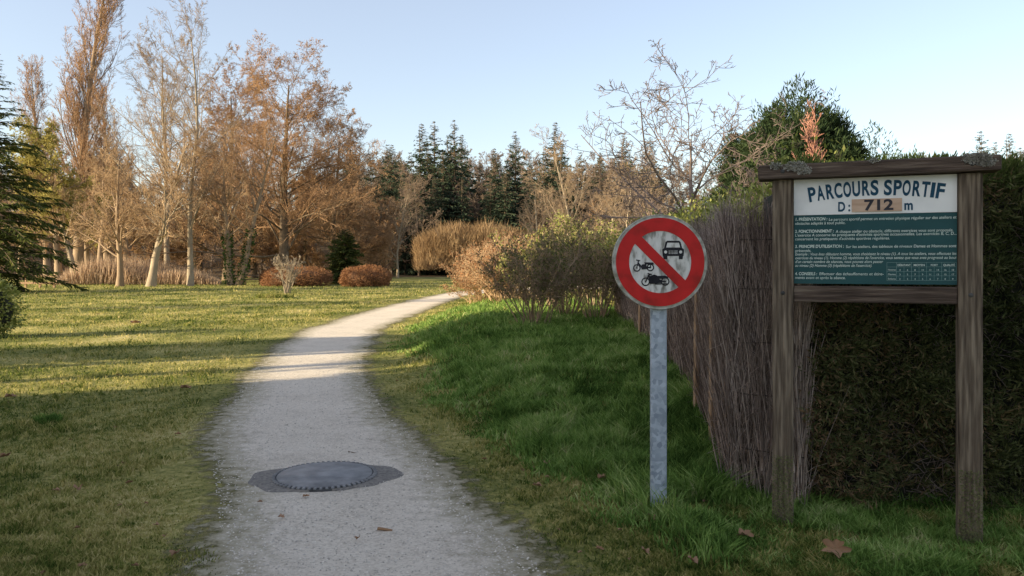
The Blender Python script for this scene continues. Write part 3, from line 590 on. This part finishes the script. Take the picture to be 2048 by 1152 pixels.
for (px,py,l,r,rz) in [(770,1064,.09,.011,.1),(710,907,.12,.004,-.1),(250,930,.16,.004,1.2),(920,935,.1,.003,.3)]:
    d=F*HC/(py-HY); p=np.array([[X(px,d)-l/2*math.cos(rz),d-l/2*math.sin(rz),.012+r]]); pts,rad=grow(rng,p,np.array([[math.cos(rz),math.sin(rz),0]]),np.array([l]),np.array([r]),np.array([r*.6]),3,.08,0)
    V,f=tubes(pts,rad,5); mk('twig',V,[f],M['barkOr'] if r>.01 else M['barkDk'],tw)

# ---------------------------------------------------------------- shrubs near path
def shrub(name,seed,px,d,h,multi,spread,mb,ml,leaf,ks=(7,5,4),sx=1,minr=.004,r=.014,rz=0):
    me=tree(seed,h,r,ks=ks,angs=(32,38,42),rats=(.45,.5,.55),t0=.3,up=(.02,.05,.03,.0),wander=(.08,.14,.2,.25),minr=minr,leaf=leaf,mb=mb,ml=ml,multi=multi,spread=spread,name=name,rr1=.6)
    x=X(px,d); return inst(name,me,(x,d,float(gz(x,d))),rz,1,sx=sx)
shrub('olive_shrub',51,1065,15.2,1.95,26,.7,'barkA','olive',(3600,.05),minr=.005)
shrub('olive_shrub',52,1195,16.8,2.1,24,.6,'barkA','olive',(3200,.05),minr=.005)
shrub('olive_shrub',53,1130,18.5,2.3,24,.7,'barkA','olive',(4200,.06),minr=.005)
shrub('golden_shrub',54,1100,20.5,2.6,20,.5,'barkA','yelgreen',(4500,.065),minr=.006)
shrub('golden_shrub',55,1190,22.,2.7,20,.6,'barkA','yelgreen',(4000,.065),minr=.006)
for k,(px,d,h,mu,sp) in enumerate([(965,27,1.6,44,1.1),(1005,25,2.1,46,1.0),(1050,26,2.4,46,.9),(1010,31,2.7,46,1.0),(970,33,2.5,46,1.1),(1000,37,3.3,40,.8)]):
    shrub('brown_shrub',60+k,px,d,h,mu,sp,'twigTan','leafRed',(4000,.06),minr=.006)
shrub('bare_shrub',70,573,41,2.5,16,.45,'barkPale','leafTan',None,ks=(5,4,3),minr=.011,r=.03)
A=Acc(); rng=np.random.default_rng(75)
for (px,d,z,rx,rz_) in [(1520,7.0,1.95,.45,.38),(1450,8.2,1.95,.5,.33),(1390,9.5,1.95,.5,.33),(1340,11.5,2.0,.7,.35),(1420,12,2.2,.9,.5),(1270,15,2.0,.8,.4),(1560,7.4,1.9,.8,.6)]:
    x=X(px,d)+.25; blob(A,rng,(x,d+.5,z),(rx,.6,rz_),3600,.06,.03,0,None,shell=.95,amp=.3,updir=.4)
    pts,rad=grow(rng,np.tile([[x,d+.5,.0]],(24,1)).astype(float),np.stack([rng.normal(0,.22,24),rng.normal(0,.2,24),np.ones(24)],1),np.full(24,z+rz_*.6),np.full(24,.012),np.full(24,.003),6,.06,0)
    V,f=tubes(pts,rad,4); A.add(V,[f],1)
A.mesh('laurel_hedge',[M['yelgreen'],M['barkDk']])

# bare trees behind fence
me=tree(81,3.7,.085,lean=(.03,0),ks=(15,9,5,4),angs=(66,50,45,45),rats=(.82,.5,.5,.5),t0=.40,up=(0,.07,.03,.0,0),wander=(.06,.17,.22,.25,.3),minr=.005,taper1=.30,mb='barkPink',name='bare_fruit_tree',rr1=.5)
inst('bare_fruit_tree',me,(X(1378,13),13,.3),.6,1.06,sx=1.15)
me=tree(82,3.0,.06,lean=(-.1,0),ks=(14,9,6,4),angs=(60,48,45,45),rats=(.6,.5,.5,.5),t0=.3,up=(0,.05,.03,.02,0),wander=(.08,.2,.22,.25,.3),minr=.005,taper1=.35,mb='barkPink',name='bare_fruit_tree',rr1=.5)
inst('bare_fruit_tree',me,(X(1470,15),15,.3),1,1.0)
inst('bare_fruit_tree',me,(X(1280,18),18,.3),3,1.0)
me=tree(83,4.2,.035,ks=(40,10,7),angs=(15,17,18),rats=(.36,.4,.4),t0=.1,up=(0,.14,.10,.05),minr=.0065,mb='pinkTwig',ml='pinkTwig',leaf=None,name='columnar_tree',rr1=.6)
inst('columnar_tree',me,(X(1650,14),14,0),0,1.0,sx=1.25)

# ---------------------------------------------------------------- evergreens right
def cyp(name,seed,px,d,h,w,n=26000,lobes=9,mt='cyp',ll=.28):
    rng=np.random.default_rng(seed); A=Acc(); x=X(px,d)
    pts,rad=grow(rng,np.array([[x,d,-.1]]),np.array([[0,0,1.]]),np.array([h*.8]),np.array([.2]),np.array([.05]),5,.02,0); V,f=tubes(pts,rad,7); A.add(V,[f],2)
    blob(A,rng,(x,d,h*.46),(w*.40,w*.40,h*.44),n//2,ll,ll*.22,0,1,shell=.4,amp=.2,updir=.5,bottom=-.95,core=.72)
    for i in range(lobes):
        a=i/lobes*6.28*2.4+rng.normal(0,.3); t=rng.uniform(.1,1.0); zz=h*(.40+.50*t); rr=w*.46*math.sqrt(max(0,1-((zz/h-.46)/.5)**2))*.9
        s=w*rng.uniform(.08,.17)
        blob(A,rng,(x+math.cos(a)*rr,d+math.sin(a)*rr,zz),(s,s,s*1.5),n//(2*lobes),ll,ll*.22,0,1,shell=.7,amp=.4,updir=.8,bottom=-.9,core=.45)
    return A.mesh(name,[M[mt],M['core'],M['barkDk']])
cyp('cypress_tree',91,1600,35,9.0,5.2,n=60000,lobes=20,ll=.26)
cyp('cypress_tree',92,1680,38,8.2,3.8,n=30000,ll=.26,lobes=12)
cyp('cypress_tree',93,1505,38,8.2,4.2,n=34000,ll=.26,lobes=13)
cyp('cypress_tree',98,1550,37,8.7,4.2,n=34000,ll=.26,lobes=13)
cyp('cypress_tree',97,1735,42,7.6,3.8,n=24000,ll=.26)
cyp('cypress_tree',94,1812,60,10.4,5,n=20000,ll=.36)
cyp('cypress_tree',95,1890,62,9.0,7,n=16000,ll=.36)
cyp('cypress_tree',96,1765,52,8.6,4.6,n=16000,ll=.36)

# ---------------------------------------------------------------- left trees
def place(name,me,px,d,rz=0,s=1,sx=None,parent=None):
    x=X(px,d); return inst(name,me,(x,d,float(gz(x,d))),rz,s,parent=parent,sx=sx)
spr=conifer(101,14.5,4.8,32,12,44,.55,.085,name='spruce_tree',rise=.12,rnd=(.35,1.3))
place('spruce_tree',spr,-20,45,0,1)
pop=tree(102,33,.5,ks=(110,9,7,5),angs=(32,26,30,35),rats=(.24,.42,.5,.6),t0=.08,up=(0,.20,.14,.10,.05),wander=(.02,.08,.12,.16,.2),minr=.011,taper1=.35,mb='barkA',mt='barkOr',name='poplar_tree',rr1=.22)
place('poplar_tree',pop,155,85,0,1.08,sx=1.2)
place('poplar_tree',pop,95,105,2,.86); place('poplar_tree',pop,212,100,4,.70,sx=.9)
t1=tree(103,10.2,.26,ks=(26,10,8,6),angs=(55,45,42,40),rats=(.50,.48,.5,.6),t0=.22,minr=.0065,mb='barkA',mt='twigTan',name='maple_tree')
place('maple_tree',t1,240,58,0,1)
t2=tree(104,12,.33,lean=(.10,0),ks=(26,10,8,6),angs=(55,45,42,40),rats=(.50,.48,.5,.6),t0=.25,minr=.007,mb='barkPale',mt='twigTan',name='maple_tree')
place('maple_tree',t2,302,57.5,0,1)
t3=tree(105,21.5,.24,lean=(-.03,0),ks=(32,10,7,5),angs=(42,36,38,40),rats=(.42,.42,.5,.6),t0=.2,up=(0,.12,.08,.05,0),minr=.008,mb='barkPale',mt='barkA',name='ash_tree')
place('ash_tree',t3,381,59,0,1)
t4=tree(106,20,.27,lean=(-.08,0),ks=(28,10,7,5),angs=(42,36,38,40),rats=(.42,.42,.5,.6),t0=.3,up=(0,.12,.08,.05,0),minr=.009,mb='barkPale',mt='barkA',name='ash_tree')
place('ash_tree',t4,335,75,0,1.15)
t5=tree(107,12,.24,lean=(-.10,0),ks=(22,9,7,6),angs=(50,45,42,40),rats=(.48,.48,.5,.6),t0=.3,minr=.008,mb='barkA',mt='twigTan',ivy=420,name='alder_tree')
place('alder_tree',t5,462,60,0,1)
t6=tree(108,13.5,.24,lean=(.20,0),ks=(22,9,7,6),angs=(50,45,42,40),rats=(.48,.48,.5,.6),t0=.3,minr=.008,mb='barkA',mt='barkOr',ivy=420,name='alder_tree')
place('alder_tree',t6,476,60,0,1)
oak=tree(109,21.,.5,ks=(60,12,8,6),angs=(62,42,40,40),rats=(.56,.46,.5,.65),t0=.12,up=(0,.05,.04,.02,0),minr=.010,taper1=.55,mb='barkDk',mt='barkOr',ml='leafBr',leaf=(26000,.12),name='oak_tree',rr1=.26)
place('oak_tree',oak,565,73,0,.97,sx=1.05)
oak2=tree(110,18,.4,ks=(50,11,8,5),angs=(58,42,40,40),rats=(.50,.45,.5,.6),t0=.10,up=(0,.05,.04,.02,0),minr=.011,taper1=.5,mb='barkDk',mt='barkOr',ml='leafBr',leaf=(16000,.12),name='oak_tree',rr1=.26)
place('oak_tree',oak2,455,82,1,1.14); place('oak_tree',oak2,665,86,2,.95)
beech=tree(111,11,.3,ks=(40,11,8,5),angs=(62,42,40,40),rats=(.5,.45,.5,.6),t0=.08,up=(0,.03,.02,.02,0),minr=.013,taper1=.6,mb='barkDk',mt='barkOr',ml='leafBr',leaf=(24000,.15),name='beech_tree',rr1=.3)
place('beech_tree',beech,700,90,0,1.1); place('beech_tree',beech,610,92,2,1.1); place('beech_tree',beech,752,100,4,.95); place('beech_tree',beech,510,94,5,1.); place('beech_tree',beech,400,98,3,1.); place('beech_tree',beech,310,96,1,1.)
wil=tree(112,12,.35,ks=(26,10,8),angs=(55,40,60),rats=(.5,.45,.9),t0=.3,up=(0,.05,-.05,-.35),wander=(.05,.14,.15,.1),minr=.014,taper1=.4,mb='barkA',mt='leafYel',ml='leafYel',leaf=(14000,.2),name='weeping_willow')
place('weeping_willow',wil,118,66,0,1.0); place('weeping_willow',wil,175,92,2,1.0)
place('maple_tree',t1,40,80,2,1.3); place('maple_tree',t1,200,75,3,1.25); place('maple_tree',t2,150,66,3,.85); place('maple_tree',t1,255,88,5,1.4); place('maple_tree',t2,385,84,5,1.1)
place('ash_tree',t3,-620,34,1,.6); place('maple_tree',t2,-560,24,1,.75)  # outside the frame, added to cast streaky shadow bands on the lawn

def bush(name,seed,px,d,w,h,mt,mc,n=9000,l=.22,wd=.05,**k):
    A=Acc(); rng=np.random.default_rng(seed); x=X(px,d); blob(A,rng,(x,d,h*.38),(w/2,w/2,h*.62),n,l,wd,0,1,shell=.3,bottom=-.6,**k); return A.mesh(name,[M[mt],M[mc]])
bush('round_bush',121,590,59,4.9,1.45,'leafRed','coreBr',n=14000,amp=.08,updir=.3,l=.18,wd=.035)
bush('round_bush',122,552,61,2.4,1.4,'leafRed','coreBr',n=7000,amp=.08,updir=.3,l=.18,wd=.035)
bush('round_bush',123,731,58,4.0,1.5,'leafRed','coreBr',n=14000,amp=.06,updir=.3,l=.18,wd=.035)
yew=conifer(124,4.3,1.7,26,14,40,.26,.09,pw=.55,name='yew_tree'); place('yew_tree',yew,690,64,0,1.05)
bush('laurel_shrub',125,-38,17,1.1,1.4,'yelgreen','core',n=5000,l=.09,wd=.05,amp=.2)
A=Acc(); rng=np.random.default_rng(130)
for (px,w,h) in [(858,5,8.2),(885,6,9.4),(915,6,9.9),(945,5,9.3),(975,6,10.0),(1005,6,9.2),(1035,4,8.6)]:
    x=X(px,112); n=6500; th=rng.random(n)*6.28; r_=np.sqrt(rng.random(n)); 
    b0_=np.stack([x+np.cos(th)*r_*w*.42,112+np.sin(th)*r_*w*.4,h*(.1+.62*rng.random(n))*(1-.22*r_**2)],1)
    dr=np.stack([np.cos(th)*r_*.4,np.sin(th)*r_*.4,np.ones(n)],1)+rng.normal(0,.28,(n,3))
    V,f=diamonds(rng,b0_,dr,h*rng.uniform(.05,.25,n)*rng.uniform(.5,1,n),.05); A.add(V,[f],0)
A.mesh('willow_thicket',[M['leafTan']])
A=Acc(); n=22000; u=rng.random(n); px=110+330*u; d=rng.uniform(62,74,n); x=X(px,d); hh=(1.6+.8*sn(x,d,.7,3))*rng.uniform(.35,1.15,n)*np.clip(np.sin(np.pi*(.08+.86*u))*1.6,.2,1)
V,f=diamonds(rng,np.stack([x,d,np.full(n,-.02)],1),np.stack([rng.normal(.06,.22,n),rng.normal(0,.2,n),np.ones(n)],1),hh,.055); A.add(V,[f],0)
A.mesh('reed_bed',[M['reed']])
wr=empty('wooden_railing',(X(80,54),54,0))
for i in range(3): box('post',(.14,.12,.95),(-1.0+i*1.0,0,.45),M['woodB'],wr)
for z in (.35,.8): box('rail',(2.6,.05,.14),(-.1,-.09,z),M['woodB'],wr)
pt=empty('picnic_table',(X(505,62),62,0),.1)
box('table_top',(1.9,.75,.06),(0,0,.75),M['wood'],pt); 
for sx in (-.65,.65):
    for sy in (-1,1): box('leg',(.09,.05,.85),(sx,sy*.28,.37),M['wood'],pt,rot=(sy*.42,0,0))
    box('cross_bearer',(.05,1.5,.09),(sx+.06,0,.38),M['wood'],pt)
for sy in (-.68,.68): box('seat_plank',(1.9,.26,.05),(0,sy,.45),M['wood'],pt)

b1=tree(140,11,.15,ks=(22,9,7,5),angs=(48,42,40,40),rats=(.5,.45,.5,.6),t0=.15,minr=.008,mb='barkPale',mt='barkA',name='birch_tree')
place('birch_tree',b1,1145,52,0,.92); place('birch_tree',b1,1220,66,4,.9); place('birch_tree',b1,1310,60,1,.85); place('birch_tree',b1,795,95,3,1.05)
place('birch_tree',b1,1075,85,5,1.0); place('birch_tree',b1,1250,45,2,.7)

# ---------------------------------------------------------------- distant forest
fo=empty('distant_forest'); rng=np.random.default_rng(150)
fb=[tree(151+i,15,.2,ks=(24,9,7,4),angs=(58,45,42,40),rats=(.46,.5,.5,.7),t0=.15,up=(0,.05,.05,.02,0),minr=.026,taper1=.45,mb='barkFar',name='broadleaf',rr1=.3) for i in range(2)]
fl=tree(155,9,.15,ks=(26,9,7),angs=(60,42,40),rats=(.5,.45,.6),t0=.05,minr=.03,mb='barkFar',ml='leafBr',leaf=(1800,.2),name='understorey')
fc=[conifer(156+i,20,4.6,34,10,20,.95,.24,mt='spruceFar',name='conifer',rise=.05,pw=.72,droop=-.06,rnd=(.45,1.25)) for i in range(2)]
for i in range(300):
    d=rng.uniform(112,235); px=rng.uniform(-200,2250); x=X(px,d); s=rng.uniform(.75,1.08)
    if 690<px<1330 or rng.random()<.5: inst('broadleaf',fb[rng.integers(2)],(x,d,float(gz(x,d))-.3),rng.random()*6,s,parent=fo)
for i in range(150):
    d=rng.uniform(104,175); px=rng.uniform(-200,2250); x=X(px,d); inst('understorey',fl,(x,d,float(gz(x,d))-.3),rng.random()*6,rng.uniform(.7,1.2),parent=fo)
for (px,d,top) in [(845,128,243),(868,126,238),(908,124,235),(925,134,265),(885,120,300),(785,130,285),(800,122,310),(775,140,285),(1030,132,258),(990,120,292),(1012,116,330),(1112,130,240),(1125,122,282),(1092,124,288),(1248,130,262),(700,140,268),(835,118,330),(925,117,350),(1160,125,300),(1300,140,270),(1960,118,258),(2020,112,262),(1990,130,280),(1985,100,300),(2040,105,290),(1935,120,300),(1840,130,300),(960,126,320),(870,116,350),(740,130,310),(820,120,300),(1060,126,310),(1075,118,340),(980,117,360),(855,122,290),(895,126,268),(1200,130,300),(810,116,380),(760,120,350),(1140,118,350),(1190,120,360)]:
    x=X(px,d); g_=float(gz(x,d)); hh=Zt(top,d)-g_; inst('conifer',fc[rng.integers(2)],(x,d,g_-.3),rng.random()*6,hh/20,parent=fo,sx=hh/20*rng.uniform(.75,1.0))

# ---------------------------------------------------------------- unseen evergreen row left of the path, added to shade the foreground
A=Acc(); rng=np.random.default_rng(170)
for yy in np.arange(-24,11.5,1.7):
    low=5.0 if 4.0<yy<9.0 else 0.2  # crowns raised here to let a sun patch through onto the lawn
    hh=9.8+rng.uniform(-.5,.7)
    zc_=(low+hh)/2; xx=-16+rng.normal(0,.3)
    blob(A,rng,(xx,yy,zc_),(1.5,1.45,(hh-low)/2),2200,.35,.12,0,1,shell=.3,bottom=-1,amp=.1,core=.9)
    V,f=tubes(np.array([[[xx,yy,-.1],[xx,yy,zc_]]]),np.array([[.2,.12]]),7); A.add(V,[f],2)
A.mesh('unseen_shade_row',[M['cyp'],M['core'],M['barkDk']])

# ---------------------------------------------------------------- sky, sun, camera
w=bpy.data.worlds.new('World'); scene.world=w; w.use_nodes=True; nt=w.node_tree
sk=nt.nodes.new('ShaderNodeTexSky'); sk.sky_type='NISHITA'; sk.sun_disc=False; sk.sun_elevation=EL; sk.sun_rotation=math.atan2(-SUNH[0],-SUNH[1])%(2*math.pi)
sk.air_density=1.0; sk.dust_density=1.1; sk.ozone_density=1.0
hz=nt.nodes.new('ShaderNodeMix'); hz.data_type='RGBA'; hz.inputs[0].default_value=.30; hz.inputs[7].default_value=(3.0,2.75,2.8,1)
nt.links.new(sk.outputs[0],hz.inputs[6])
bg=nt.nodes['Background']; bg.inputs['Strength'].default_value=.29; nt.links.new(hz.outputs[2],bg.inputs[0])
sl_=bpy.data.lights.new('sun','SUN'); sl_.energy=11; sl_.angle=math.radians(.5); sl_.color=(1,.83,.56)
so=bpy.data.objects.new('sun',sl_); COL.objects.link(so)
v=Vector((SUNH[0]*math.cos(EL),SUNH[1]*math.cos(EL),-math.sin(EL))); so.rotation_euler=v.to_track_quat('-Z','Y').to_euler()
cd=bpy.data.cameras.new('camera'); cd.sensor_width=36; cd.lens=36*F/2048; cd.shift_y=-(576-HY)/2048; cd.clip_end=4000; cd.clip_start=.05
co=bpy.data.objects.new('camera',cd); co.location=(0,0,HC); co.rotation_euler=(math.pi/2,0,0); COL.objects.link(co); scene.camera=co
scene.view_settings.view_transform='Standard'; scene.view_settings.look='None'; scene.view_settings.exposure=0
